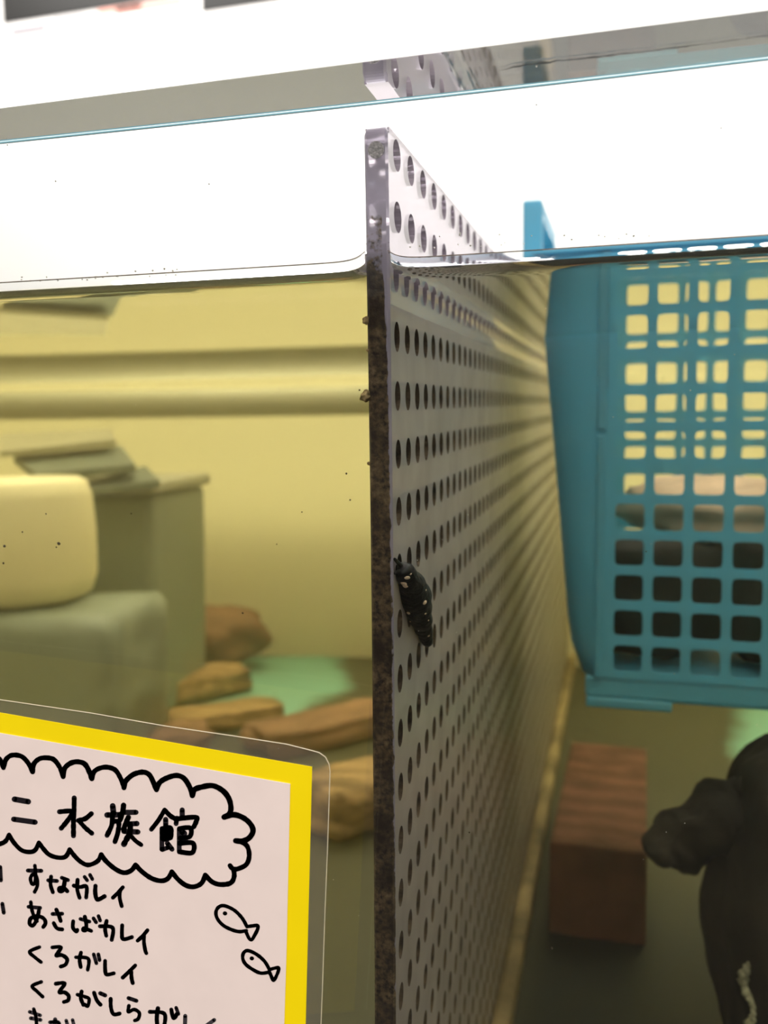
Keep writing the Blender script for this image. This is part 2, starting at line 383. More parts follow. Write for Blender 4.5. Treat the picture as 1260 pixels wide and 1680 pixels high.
# ------------------------------------------------------------------ perforated divider
def divider():
    root = empty('divider_panel', (XD-WD/2, T+.0005, zf))
    tag(root, 'clear perforated plastic divider sheet with brown algae on its front edge', 'divider')
    V = []; F = []; I = []
    def P(side, y, z):    # z relative to the eye
        return (XD+TILT*z-(WD if side else 0), y, z+ZO)
    ncol = int((YB-T-EH-.004)/PITCH); nrow = 25; ztop = .0540; h = PITCH/2
    yend = T+EH+(ncol-1)*PITCH+h
    for c in range(ncol):
        n_ = 24 if c < 8 else (16 if c < 20 else 8)
        for r in range(nrow):
            yc, zc = T+EH+c*PITCH, Z0-r*PITCH
            up = ztop-zc if r == 0 else h
            dn = max(h if r < nrow-1 else zc-FL, .004)
            wet = zc < WL
            k = len(V)
            for s in (0, 1):
                for q in range(n_):
                    w = 2*math.pi*q/n_; cc, ss = math.cos(w), math.sin(w); mx = max(abs(cc), abs(ss))
                    a, bb = cc/mx*h, ss/mx; bb = bb*(up if bb > 0 else dn)
                    V.append(P(s, yc+a, zc+bb))
                for q in range(n_):
                    w = 2*math.pi*q/n_; V.append(P(s, yc+HOLE*math.cos(w), zc+HOLE*math.sin(w)))
            for q in range(n_):
                p = (q+1) % n_
                A = [k+q, k+p, k+n_+p, k+n_+q]; F.append(A); I.append(0 if wet else 2)
                B = [i+2*n_ for i in A][::-1]; F.append(B); I.append(0 if wet else 2)
                F.append([k+n_+q, k+n_+p, k+3*n_+p, k+3*n_+q]); I.append(1 if wet else 4)
    # front margin with a rounded top corner, top face, back margin
    ya, yb = T+.0005, T+EH-h; rr = .0016
    prof = [(ya, FL), (ya, -.1), (ya, WL), (ya, ztop-rr)]+[(ya+rr*(1-math.cos(t)), ztop-rr+rr*math.sin(t)) for t in [i*math.pi/10 for i in range(1, 6)]]
    cham = .0005
    for side in (0, 1):
        pass
    k = len(V)
    sgn = []
    for (y, z) in prof:
        x_r = XD+TILT*z; x_l = x_r-WD
        V += [(x_l+cham, y, z+ZO), (x_r-cham, y, z+ZO), (x_r, y+cham, z+ZO if y == ya else z+ZO-cham), (x_l, y+cham, z+ZO if y == ya else z+ZO-cham)]
    for i in range(len(prof)-1):
        a = k+4*i; bq = a+4
        F.append([a, a+1, bq+1, bq]); I.append(3)
        F.append([a+1, a+2, bq+2, bq+1]); I.append(3)
        F.append([a+3, a, bq, bq+3]); I.append(3)
    # side strips of the margin
    for (za, zb_, mi) in ((FL, WL, 0), (WL, ztop-rr, 2)):
        for s in (0, 1):
            k = len(V); V += [P(s, ya+cham, za), P(s, yb+.0, za), P(s, yb, zb_), P(s, ya+cham, zb_)]; F.append([k, k+1, k+2, k+3]); I.append(mi)
    for s in (0, 1):
        k = len(V); V += [P(s, ya+cham, ztop-rr), P(s, yb, ztop-rr), P(s, yb, ztop), P(s, ya+rr+cham, ztop-cham)]; F.append([k, k+1, k+2, k+3]); I.append(2)
    k = len(V); V += [P(0, ya+rr, ztop), P(0, yend, ztop), P(1, yend, ztop), P(1, ya+rr, ztop)]; F.append([k, k+1, k+2, k+3]); I.append(2)
    k = len(V); V += [P(0, yend, ztop), P(0, yend, FL), P(1, yend, FL), P(1, yend, ztop)]; F.append([k, k+1, k+2, k+3]); I.append(0)
    o = raw('perforated_sheet', V, F, [M_sheet, M_hole, M_clear, M_edge, M_holedry], root, idx=I)
    # tufts of algae hanging on the left of the edge
    for (px, py, r) in ((601, 526, .0009), (600, 650, .0011), (602, 645, .0007), (604, 575, .0004), (605, 760, .0004)):
        p = at(px, py, T+.0012)
        bm = bmesh.new(); bmesh.ops.create_icosphere(bm, subdivisions=3, radius=r)
        for v in bm.verts: v.co *= 1+.55*noise.noise(v.co*1900+Vector((px, 0, 0))); v.co += p
        frombm('algae_tuft', bm, simple('algae_tuft', (.30, .22, .10), .9, .1, .5, 900), root, True)
    p = at(617, 246, T+.0005, 1.0)
    bm = bmesh.new(); bmesh.ops.create_circle(bm, cap_ends=True, segments=28, radius=.0016)
    bmesh.ops.rotate(bm, verts=bm.verts, cent=(0, 0, 0), matrix=Matrix.Rotation(math.pi/2, 3, 'X'))
    g = bmesh.ops.extrude_face_region(bm, geom=bm.faces[:]); bmesh.ops.translate(bm, verts=[v for v in g['geom'] if isinstance(v, bmesh.types.BMVert)], vec=(0, .0002, 0))
    bmesh.ops.translate(bm, verts=bm.verts, vec=(p.x, T+.0003, p.z))
    q = frombm('frosted_spot', bm, simple('frosted_spot', (.62, .58, .58), .6, .5, .35, 1400, .8, 1800), root); q['label'] = 'round frosted spot near the top of the edge'
    # beige bead of glue along the base
    x_ = XD+TILT*FL
    bm = bmesh.new(); add_box(bm, x_+.0003, x_+.0075, T+.02, YB-.002, zf+.0005, zf+.012, .002, 2)
    s = frombm('base_strip', bm, M_beige, root); s['label'] = 'pale beige strip along the base'
divider()

# ------------------------------------------------------------------ blue basket
BK = []
def basket():
    yF, yBk = .25, .395; th = .0026
    xA, xB = -.0080, .215
    zt, zb = .062, -.104
    root = empty('plastic_basket', ((xA+xB)/2, (yF+yBk)/2, ZO-.1165))
    tag(root, 'light blue plastic basket with square holes standing half under water', 'basket')
    def grid(name, y, cols, rows, xs0, px, zs0, pz, hw, hh, xa, xb, za, zb_):
        V = []; F = []
        N = 24; cr = .0014
        def rr(w):
            # rounded rectangle point in direction w
            c, s = math.cos(w), math.sin(w)
            x = max(-hw+cr, min(hw-cr, c*max(hw, hh)*2)); z = max(-hh+cr, min(hh-cr, s*max(hw, hh)*2))
            mx = max(abs(c)/hw, abs(s)/hh); qx, qz = c/mx, s/mx
            ax, az = max(-hw+cr, min(hw-cr, qx)), max(-hh+cr, min(hh-cr, qz))
            d = Vector((qx-ax, qz-az))
            if abs(qx) > hw-cr and abs(qz) > hh-cr and d.length > 0: d = d.normalized()*cr
            return ax+d.x, az+d.y
        for j in range(cols):
            for r in range(rows):
                xc, zc = xs0+j*px, zs0-r*pz
                l_ = xa-xc if j == 0 else -px/2; rt = xb-xc if j == cols-1 else px/2
                up = za-zc if r == 0 else pz/2; dn = zb_-zc if r == rows-1 else -pz/2
                k = len(V)
                for s in (0, 1):
                    yy = y+s*th
                    for q in range(N):
                        w = 2*math.pi*(q)/N; c_, s_ = math.cos(w), math.sin(w); mx = max(abs(c_), abs(s_))
                        a, b_ = c_/mx, s_/mx
                        V.append((xc+(a*rt if a > 0 else -a*l_), yy, ZO+zc+(b_*up if b_ > 0 else -b_*dn)))
                    for q in range(N):
                        a, b_ = rr(2*math.pi*q/N); sh = 1.06 if s else 1
                        V.append((xc+a*sh, yy, ZO+zc+b_*sh))
                for q in range(N):
                    p = (q+1) % N
                    F.append((k+q, k+p, k+N+p, k+N+q)); F.append((k+3*N+q, k+3*N+p, k+2*N+p, k+2*N+q))
                    F.append((k+N+q, k+N+p, k+3*N+p, k+3*N+q))
        o = raw(name, V, F, M_blue, root)
        return o
    grid('front_grid', yF, 15, 12, .0036, .0138, .011+3*.0134,   .0134, .0052, .0049, xA+.001, xB, zt, zb)
    grid('back_grid', yBk, 15, 12, .0070, .0134, .0135+3*.0134, .0134, .0050, .0048, xA+.002, xB-.002, zt, zb)
    # solid, tapering rounded corner walls and sides (left and right)
    def wall(name, sgn, xe):
        V = []; F = []; NZ = 16; NA_ = 12
        cols = NA_*2+3
        for s in (0, 1):
            for i in range(NZ+1):
                u = i/NZ; z = zt+(zb-.0*u-zt)*u
                fl = .0262*(1-u)+.0105*u
                if u > .9: fl -= .0035*((u-.9)/.1)**2
                ry = .030-.012*u
                th_ = th*s
                ring = []
                for k in range(NA_+1):
                    a = k/NA_*math.pi/2
                    ring.append(((fl-th_)*math.sin(a), yF+th_+(ry-th_)*(1-math.cos(a))))
                ring.append((fl-th_, (yF+yBk)/2))
                for k in range(NA_, -1, -1):
                    a = k/NA_*math.pi/2
                    ring.append(((fl-th_)*math.sin(a), yBk+th-th_-(ry-th_)*(1-math.cos(a))))
                for (dx, y) in ring: V.append((xe+sgn*dx, y, ZO+z))
        n_ = NA_*2+3; off = (NZ+1)*n_
        for s in (0, 1):
            for i in range(NZ):
                for k in range(n_-1):
                    a = s*off+i*n_+k; q = (a, a+1, a+n_+1, a+n_); F.append(q if s == 0 else q[::-1])
        for i in (0, NZ):
            for k in range(n_-1):
                a = i*n_+k; F.append((a, a+1, a+off+1, a+off))
        return raw(name, V, F, M_blue, root, True)
    wall('side_wall', -1, xA+.001); wall('side_wall', 1, xB)
    # upright rib where grid meets the corner
    for (z0_, z1_, w) in ((zt, -.010, .0030), (-.012, zb, .0022)):
        box('rib', xA-.0006, xA+w, yF-.0016, yF+.0004, ZO+z1_, ZO+z0_, M_blue, root, .0006)
    # rim, base and feet
    bm = bmesh.new()
    add_box(bm, xA-.030, xB+.030, yF-.004, yF+.001, ZO+zt-.004, ZO+zt+.002, .001); add_box(bm, xA-.030, xB+.030, yBk+th-.001, yBk+th+.004, ZO+zt-.004, ZO+zt+.002, .001)
    add_box(bm, xA-.030, xA-.0245, yF, yBk, ZO+zt-.004, ZO+zt+.002, .001); add_box(bm, xB+.0245, xB+.030, yF, yBk, ZO+zt-.004, ZO+zt+.002, .001)
    frombm('rim', bm, M_blue, root)
    bm = bmesh.new(); add_box(bm, xA-.0040, xB+.004, yF+.001, yBk+th, ZO-.1128, ZO-.1035, .002, 3); frombm('base', bm, M_blue, root)
    for a, c in ((xA-.0036, .0200), (xB-.02, xB+.004)):
        for (ya, yb_) in ((yF+.0006, yF+.02), (yBk-.02, yBk)):
            box('foot', a, c, ya, yb_, ZO-.1160, ZO-.1120, M_blue, root, .001)
    # carrying handle standing up on the left rim
    p = at(858, 330, .27, 1.0); q = at(890, 330, .27, 1.0)
    ztp = p.z; xa, xb = p.x, q.x
    bm = bmesh.new()
    add_box(bm, xa, xb, .268, .274, ZO+zt-.004, ztp, .0012); add_box(bm, xa, xb, .274, .345, ztp-.007, ztp, .0012); add_box(bm, xa, xb, .345, .351, ZO+zt-.004, ztp, .0012)
    frombm('handle', bm, M_blue, root)
basket()

# ------------------------------------------------------------------ stones, brick and gear in the tank
def rock(name, c, dims, seed, mt, rot=0, amp=.22, freq=1.6, sub=4, box_=0.0):
    bm = bmesh.new(); bmesh.ops.create_icosphere(bm, subdivisions=sub, radius=1)
    for v in bm.verts:
        d = v.co.normalized()
        if box_:
            mx = max(abs(d.x), abs(d.y), abs(d.z)); d = d.lerp(d/mx, box_)
        k = 1+amp*noise.noise(d*freq+Vector((seed*7.3, seed*1.7, 0)))+amp*.35*noise.noise(d*freq*3.1+Vector((seed, 0, 5)))
        v.co = Vector((d.x*dims[0]/2, d.y*dims[1]/2, d.z*dims[2]/2))*k
    R = Matrix.Rotation(rot, 3, 'Z')
    zmin = min(v.co.z for v in bm.verts)
    for v in bm.verts: v.co = R @ v.co; v.co.z -= zmin
    o = frombm(name, bm, mt, None, True); o.location = c
    return o
def slab(px0, py0, px1, py1, hgt, dep, seed, mt, lift=0):
    a = at_z(px0, py0, FL); b_ = at_z(px1, py1, FL); d = b_-a
    c = (a+b_)/2; c.z = zf+.0005+lift
    return rock('stone_slab', c, (d.length*1.08, dep, hgt), seed, mt, math.atan2(d.y, d.x), .14, 1.3, 4, .75)

# brick
pb = at_z(978, 1545, FL); tb = at(978, 1392, pb.y)
hb = tb.z-zf; wl = (at_z(1058, 1540, FL)-at_z(898, 1540, FL)).x; far = at_z(985, 1222, tb.z-ZO)
bm = bmesh.new(); add_box(bm, -wl/2, wl/2, 0, far.y-pb.y, 0, hb, .0015, 2)
n = M_brick.node_tree.nodes; l = M_brick.node_tree.links
_w = n.new('ShaderNodeTexWave'); _w.bands_direction = 'Y'; _w.inputs['Scale'].default_value = 14; _w.inputs['Distortion'].default_value = 3; _w.inputs['Detail Scale'].default_value = 2
_g = n.new('ShaderNodeTexCoord'); l.new(_g.outputs['Object'], _w.inputs['Vector'])
_m = n.new('ShaderNodeMix'); _m.data_type = 'RGBA'; _m.blend_type = 'MULTIPLY'; _m.inputs['Factor'].default_value = .35
_src = n['Principled BSDF'].inputs['Base Color'].links[0].from_socket
l.new(_src, _m.inputs[6]); l.new(_w.outputs['Color'], _m.inputs[7]); l.new(_m.outputs[2], n['Principled BSDF'].inputs['Base Color'])
br = frombm('brick', bm, M_brick); br.location = (pb.x, pb.y, zf+.0005); br.rotation_euler.z = -.02
tag(br, 'red-brown brick lying on the tank floor below the blue basket', 'brick')
# raised ribs on the brick
# dark boulder, right, with a lobe reaching left
def boulder():
    yb = .235
    lft, top = at(1168, 1420, yb), at(1275, 1196, yb)
    root = empty('boulder', (lft.x+.036, yb, zf))
    tag(root, 'tall near-black rock with a crooked side lobe right of the brick', 'rock')
    o = rock('rock_body', (lft.x+.036, yb, zf+.0005), (.074, .085, (top.z-zf)/1.02), 3, M_dark, .2, .10, 1.6, 5, .22)
    me = o.data; me.transform(Matrix.Translation(o.location)); o.location = (0, 0, 0); o.parent = root; o.matrix_parent_inverse = Matrix.Translation(-Vector(root.location))
    K = [at(*q, yb-.004) for q in ((1240, 1330), (1195, 1335), (1150, 1352), (1120, 1376), (1102, 1400), (1094, 1424))]
    P = []
    for i in range(31):
        t = i/30*5; k = min(int(t), 4); P.append(K[k].lerp(K[k+1], t-k))
    for _ in range(3): P = [P[0]]+[(P[i-1]+P[i]*2+P[i+1])/4 for i in range(1, 30)]+[P[30]]
    V, F = tube(P, [(.0135-.0050*(i/30))*math.sqrt(max(.02, 1-(max(0, i/30-.78)/.225)**2)) for i in range(31)], 24)
    V = [v+.0045*Vector((noise.noise(v*65), noise.noise(v*65+Vector((9, 0, 0))), noise.noise(v*65+Vector((0, 9, 0)))))+.0015*Vector((noise.noise(v*230), noise.noise(v*230+Vector((9, 0, 0))), noise.noise(v*230+Vector((0, 9, 0))))) for v in V]
    raw('side_lobe', V, F, M_dark, root, True)
    # pale crust down the near side
    for i in range(16):
        u = i/15
        px, py = 1236+10*math.sin(u*9)-8*u, 1530+u*150
        p = None
        q0 = at(px, py, .15)
        hit = None
        for k in range(500):
            p = at(px, py, .14+k*.0003)
            e = ((p.x-(lft.x+.036))/.0365)**2+((p.y-yb)/.0415)**2
            if e < 1.0: hit = p; break
        if hit is None: continue
        bm = bmesh.new(); bmesh.ops.create_icosphere(bm, subdivisions=2, radius=.0014+.0008*random.random())
        for v in bm.verts: v.co *= 1+.5*noise.noise(v.co*800+Vector((i, 0, 0))); v.co += hit
        frombm('crust', bm, simple('pale_crust', (.32, .32, .22), .9, .1, .3, 500), root, True)
boulder()

sl = [((95, 1200, 268, 1108, .024, .05, 1, M_slab), 'long brown stone slab slanting up beside the grey filter box'),
      ((232, 1165, 390, 1128, .021, .05, 2, M_slab), 'brown stone slab lying in front of the reddish rock'),
      ((272, 1205, 452, 1178, .014, .045, 3, M_slab), 'flat ochre stone slab just above the sign top edge'),
      ((425, 1238, 640, 1190, .018, .055, 4, M_redrock), 'reddish stone slab lying against the divider below the turquoise floor'),
      ((515, 1372, 640, 1335, .030, .05, 5, M_slab), 'orange-brown stone between the sign corner and the divider edge'),
      ((150, 1262, 330, 1222, .016, .04, 9, M_redrock), 'reddish slab partly covered by the top edge of the sign'),
      ((-60, 1215, 60, 1175, .022, .05, 6, M_slab), 'brown stone slab cut by the left edge above the sign')]
for a, lab in sl:
    o = slab(*a); tag(o, lab, 'stone')
pr = at_z(335, 1110, FL)
o = rock('round_rock', (pr.x, pr.y+.03, zf+.0005), (.100, .08, .062), 5, M_redrock, 0, .2, 1.5)
tag(o, 'rounded reddish rock on the tank floor behind the brown slabs', 'rock')

# grey filter box, far left
def filter_box():
    y0 = .66
    a = at(-60, 1085, y0); b_ = at(248, 812, y0)
    x0, x1, zt = a.x, b_.x, b_.z; y1 = y0+.12
    root = empty('filter_box', ((x0+x1)/2, y0+.06, zf))
    tag(root, 'big grey filter box in the murky water at left', 'filter box')
    box('body', x0, x1, y0, y1, zf, zt, M_grey, root, .006)
    box('lid', x0-.006, x1+.004, y0-.004, y1+.004, zt, zt+.010, simple('light_grey_lid', (.33, .32, .24), .5), root, .003)
    def plate(name, quad, ya, yb_, th, mt):
        # four picture points: near-left, near-right, far-right, far-left
        P = [at(*quad[0], ya), at(*quad[1], ya), at(*quad[2], yb_), at(*quad[3], yb_)]
        V = P+[p-Vector((0, 0, th)) for p in P]
        F = [(0, 1, 2, 3), (7, 6, 5, 4)]+[(i, i+4, (i+1) % 4+4, (i+1) % 4) for i in range(4)]
        raw(name, V, F, mt, root)
    plate('cover', [(60, 778), (222, 762), (198, 731), (22, 748)], .64, .74, .006, M_greydk)
    plate('cover', [(118, 806), (262, 788), (238, 764), (186, 776)], .63, .70, .006, M_greydk)
    plate('tray', [(0, 742), (190, 722), (182, 704), (0, 712)], .70, .76, .004, simple('tray_grey', (.32, .30, .2), .5))
filter_box()
def bucket():
    y0 = .56
    p = at(60, 890, y0); r = at(148, 900, y0).x-p.x; r = abs(r)
    top = at(60, 785, y0).z; bot = at(60, 985, y0).z
    root = empty('bucket', (p.x, y0, bot))
    V = []; F = []; N = 40
    h = top-bot
    prof = [(0, 0), (.75, 0), (.93, .06), (1.0, .2), (1.0, .55), (.96, .85), (.90, .97), (.80, 1.0), (0, 1.0)]
    for (rr, z) in prof:
        for k in range(N):
            w = 2*math.pi*k/N; V.append((p.x-.012+(r+.012)*rr*math.cos(w), y0+(r+.012)*rr*math.sin(w), bot+h*z))
    for i in range(len(prof)-1):
        for k in range(N): F.append((i*N+k, i*N+(k+1) % N, (i+1)*N+(k+1) % N, (i+1)*N+k))
    raw('body', V, F, M_white, root, True)
    tag(root, 'pale yellowish round tub in front of the grey filter box', 'tub')
    # dark block that carries it
    o = rock('boulder', (p.x-.03, y0+.0, zf+.0005), (.22, .12, bot-zf-.001), 12, M_grey, 0, .08, 1.2, 4, .8)
    tag(o, 'dark grey rock under the pale round tub', 'rock')
bucket()
# pipe along the back wall just under the surface
p0 = at(300, 662, YB-.03)
V, F = tube([(XL+.01, YB-.03, ZO+.0082), (XD-.02, YB-.03, ZO+.0055)], .0140, 16)
o = raw('water_pipe', V, F, simple('grey_pipe', (.40, .40, .32), .5), None, True); tag(o, 'dark grey pipe along the far wall just below the water surface', 'pipe')

# stones in the basket
bs = [((.014, .298, -.1032), (.056, .064, .047), 21, M_dark, 'dark stone in the bottom left of the blue basket'),
      ((.070, .297, -.1032), (.056, .066, .050), 22, M_dark, 'dark stone second from the left in the blue basket'),
      ((.126, .297, -.1032), (.056, .066, .048), 23, M_dark, 'dark stone at the right in the blue basket'),
      ((.064, .318, -.062), (.125, .075, .029), 25, M_pale, 'pale brown flat stone on top of the dark stones in the basket')]
for c, d, s, mt, lab in bs:
    o = rock('stone', (c[0], c[1], ZO+c[2]), d, s, mt, .1*s, .18, 1.5, 4, .5); tag(o, lab, 'stone')

# ------------------------------------------------------------------ sea snail on the divider
def build_snail():
    # axis of the shell found on the face of the divider
    def onface(px, py, off):
        best = None
        for i in range(1200):
            p = at(px, py, T+.0005+i*.0001)
            e = abs(p.x-(XD+TILT*(p.z-ZO)+off))
            if best is None or e < best[0]: best = (e, p)
        return best[1]
    H = onface(666, 934, .0022); B = onface(675, 975, .0034); Tp = onface(702, 1057, .0014)
    root = empty('sea_snail', onface(676, 975, .0))
    tag(root, 'black spired sea snail with cream barnacles crawling on the divider', 'snail')
    ax = (Tp-H); L = ax.length; ax.normalize()
    nx = Vector((1, 0, 0)); nx = (nx-nx.dot(ax)*ax).normalized(); bx = ax.cross(nx)
    # whorled spire: radius profile with sutures, twisted as a helix
    NU, NV = 120, 32; V = []; F = []
    R0 = .0038
    def rad(u):
        if u < .34:
            t = u/.34; return R0*(.42+.58*math.sin(t*math.pi/2)**1.2)
        t = (u-.34)/.66; r = R0*(1-.68*t)
        if u > .95: r *= math.sqrt(max(.05, 1-((u-.95)/.052)**2))
        return r
    for i in range(NU+1):
        u = i/NU
        for k in range(NV):
            w = 2*math.pi*k/NV
            ph = u*6.2+k/NV
            r = rad(u)*(1+.045*math.cos(2*math.pi*ph)+.03*noise.noise((u*14, math.cos(w)*1.5, math.sin(w)*1.5)))
            V.append(H+ax*(u*L)+r*(math.cos(w)*nx+math.sin(w)*bx))
    for i in range(NU):
        for k in range(NV): F.append((i*NV+k, i*NV+(k+1) % NV, (i+1)*NV+(k+1) % NV, (i+1)*NV+k))
    F.append(tuple(range(NV))[::-1]); F.append(tuple(range(NU*NV, (NU+1)*NV)))
    sh = raw('shell', V, F, M_shell, root, True)
    # head and foot
    hd = onface(659, 930, .0013)
    V, F = tube([H+ax*.005-nx*.0008, H+ax*.002-nx*.0006, H-nx*.0006, H.lerp(hd, .5), hd, hd+Vector((0, -.0008, .0004))], [.0020, .0021, .0018, .0015, .0012, .0005], 14)
    raw('head', V, F, M_flesh, root, True)
    for pl in (((662, 933), (655, 926), (650, 920), (647, 917)), ((664, 937), (655, 938), (648, 939), (641, 940), (636, 941))):
        pts = []
        for i, q in enumerate(pl):
            p = at(*q, hd.y+(T+.0009-hd.y)*i/(len(pl)-1)); p.x = max(p.x, XD+TILT*(p.z-ZO)+.0003); pts.append(p)
        V, F = tube(pts, [.0007, .0005, .0004, .0003, .0002][:len(pts)], 8)
        raw('tentacle', V, F, M_flesh, root, True)
    # barnacles on the visible side
    camp = Vector((0, -D, ZO))
    dg = None
    def put(px, py, r, seed, flat=.55):
        # march along the sight line until it meets the shell cone
        for i in range(900):
            p = at(px, py, T+.0004+i*.00005)
            d = p-H; u = d.dot(ax)/L
            if -0.05 <= u <= 1.02:
                q = d-ax*(u*L)
                if q.length < rad(max(0, min(1, u)))*1.0:
                    nn = q.normalized()
                    bm = bmesh.new(); bmesh.ops.create_icosphere(bm, subdivisions=3, radius=r)
                    rot = nn.to_track_quat('Z', 'Y').to_matrix()
                    for v in bm.verts:
                        c = v.co.copy(); c *= 1+.35*noise.noise(c*900+Vector((seed, 0, 0))); c.z *= flat
                        v.co = rot @ c+p
                    o = frombm('barnacle', bm, M_barn, root, True); return
    for i, (px, py, r) in enumerate(((667, 948, .00062), (662, 957, .0007), (665, 962, .0006), (696, 989, .00055), (670, 1006, .0004), (662, 1004, .0002), (698, 1007, .00026), (674, 942, .00024), (703, 1043, .0003), (703, 1018, .0002), (673, 1020, .0002), (683, 1029, .0002), (699, 968, .0002))):
        put(px, py, r, i*3.7)
build_snail()

# ------------------------------------------------------------------ laminated hand-written sign on the front of the glass
def sign():
    PL = {'a': (0, 1220, 5.727), 'b': (160, 1230, 4.5), 'c': (0, 1400, 5.25), 'd': (20, 1540, 5.25), 'e': (180, 1580, 5.25), 'f': (330, 1460, 5.727), 'g': (380, 1200, 7.0)}
    root = empty('sign', at(250, 1500, -.0004))
    tag(root, 'laminated handwritten sign with a yellow border stuck on the tank front', 'sign')
    def w3(px, py, y): return at(px, py, y)
    def poly(name, pix, y, mt, th=.00008):
        P = [w3(a, b_, y) for a, b_ in pix]; n_ = len(P); V = P+[p+Vector((0, th, 0)) for p in P]
        F = [tuple(range(n_))[::-1], tuple(range(n_, 2*n_))]+[(i, (i+1) % n_, n_+(i+1) % n_, n_+i) for i in range(n_)]
        return raw(name, V, F, mt, root)
    # corner of the card in pixels, edges carried out of the frame
    poly('yellow_card', [(-260, 1124), (512, 1258), (506, 1500), (497, 1850), (-260, 1850)], -.00035, M_yellow)['label'] = 'yellow card border'
    poly('paper', [(-260, 1157), (476, 1286), (470, 1560), (461, 1850), (-260, 1850)], -.00048, M_paper)['label'] = 'white paper with black marker writing'
    # clear pouch
    rim = [(-260, 1106), (0, 1148), (150, 1170), (270, 1191), (380, 1207), (470, 1221), (510, 1231), (524, 1235), (534, 1242), (540, 1254), (541.5, 1266), (540, 1310), (537, 1400), (533, 1500), (529, 1620), (520, 1850), (-260, 1850)]
    mt, n, l, b, o = mat('clear_laminate')
    tr = n.new('ShaderNodeBsdfTransparent'); tr.inputs[0].default_value = (.93, .92, .92, 1)
    b.inputs['Base Color'].default_value = (.6, .55, .5, 1); b.inputs['Roughness'].default_value = .15
    mx = n.new('ShaderNodeMixShader'); mx.inputs[0].default_value = .045
    l.new(tr.outputs[0], mx.inputs[1]); l.new(b.outputs[0], mx.inputs[2]); l.new(mx.outputs[0], o.inputs['Surface'])
    pch = poly('laminate_pouch', rim, -.00022, mt, .00006); pch['label'] = 'clear plastic laminate margin'
    V, F = tube([w3(a, b_, -.0003) for a, b_ in rim[:-1]], .00009, 6)
    s = raw('sealed_edge', V, F, simple('laminate_edge', (.62, .55, .40), .3), pch)
    s.matrix_parent_inverse = Matrix.Identity(4)
    def strokes(name, items, y, mt, faded=()):
        """each item: (view key, width in picture pixels, points)"""
        V = []; F = []; I = []
        for n_it, (k, wd, pts) in enumerate(list(items)+list(faded)):
            I += [0 if n_it <= len(items) else 1]*(len(F)-len(I))
            ox, oy, sc = PL[k]
            P = [Vector((ox+a/sc, oy+b_/sc)) for a, b_ in pts]
            # smooth the polyline
            if len(P) > 2:
                Q = []
                for i in range(len(P)-1):
                    p0, p1, p2, p3 = P[max(i-1, 0)], P[i], P[i+1], P[min(i+2, len(P)-1)]
                    for q in range(5):
                        t = q/5
                        Q.append(.5*((2*p1)+(p2-p0)*t+(2*p0-5*p1+4*p2-p3)*t*t+(3*p1-p0-3*p2+p3)*t**3))
                Q.append(P[-1]); P = Q
            r = wd/2*1.16
            for i, p in enumerate(P):
                kk = len(V); rr = r*(.94+.12*noise.noise((p.x*.21, p.y*.21, 0)))
                V += [w3(p.x+rr*math.cos(2*math.pi*q/12), p.y+rr*math.sin(2*math.pi*q/12), y) for q in range(12)]; F.append(tuple(range(kk, kk+12)))
                if i < len(P)-1:
                    d = (P[i+1]-p)
                    if d.length < 1e-6: continue
                    d.normalize(); nrm = Vector((-d.y, d.x))*rr; kk = len(V)
                    V += [w3(*(p+nrm), y), w3(*(P[i+1]+nrm), y), w3(*(P[i+1]-nrm), y), w3(*(p-nrm), y)]; F.append((kk, kk+1, kk+2, kk+3))
        pp = [q for q in root.children if q.name.startswith('paper')][0]
        I += [1 if faded else 0]*(len(F)-len(I))
        o = raw(name, V, F, [mt, M_inkgrey] if faded else mt, pp, idx=I); o.matrix_parent_inverse = Matrix.Identity(4)
        return o
    yi = -.00052
    cloud = [('a', 7, [(-40, 120), (0, 150), (32, 228)]),
      ('a', 7.5, [(35, 215), (55, 150), (100, 112), (160, 108), (215, 128), (270, 190), (306, 265)]),
      ('a', 7.5, [(306, 265), (318, 190), (370, 142), (440, 133), (505, 150), (560, 220), (593, 310)]),
      ('a', 8, [(593, 310), (605, 235), (660, 185), (730, 170), (800, 195), (845, 280), (862, 328)]),
      ('a', 7.5, [(862, 328), (885, 262), (945, 228), (1015, 222), (1085, 250), (1135, 330), (1166, 412)]),
      ('b', 8, [(195, 280), (207, 232), (265, 182), (335, 165), (382, 185), (412, 240), (435, 295)]),
      ('b', 8, [(435, 295), (460, 240), (525, 203), (590, 190), (642, 215), (682, 280), (700, 338)]),
      ('b', 8.5, [(700, 338), (715, 295), (770, 275), (850, 265), (925, 303), (970, 362), (985, 430), (972, 475), (935, 497)]),
      ('b', 8.5, [(935, 497), (1010, 480), (1080, 505), (1130, 550), (1148, 600), (1120, 650), (1070, 675), (1020, 672)]),
      ('b', 7.5, [(1060, 680), (1105, 712), (1120, 780), (1100, 845), (1040, 878), (1000, 880), (978, 855)]),
      ('b', 7.5, [(1005, 885), (1008, 940), (980, 985), (905, 995), (845, 975), (795, 925)]),
      ('b', 7.5, [(795, 925), (768, 985), (710, 1012), (650, 1000), (592, 955), (548, 900)]),
      ('b', 7.5, [(548, 900), (520, 950), (470, 968), (400, 950), (330, 902), (280, 850)]),
      ('b', 7.5, [(280, 850), (250, 890), (195, 908), (130, 880), (62, 822), (27, 775)]),
      ('a', 7, [(950, 1045), (915, 1105), (830, 1140), (760, 1112), (700, 1055), (654, 995)]),
      ('a', 7, [(654, 995), (615, 1062), (540, 1070), (460, 1042), (405, 985), (365, 930)]),
      ('a', 7, [(365, 930), (330, 1000), (275, 1018), (200, 1000), (130, 930), (85, 858)]),
      ('a', 7, [(85, 858), (45, 922), (-40, 955)])]
    strokes('cloud_outline', cloud, yi, M_ink)
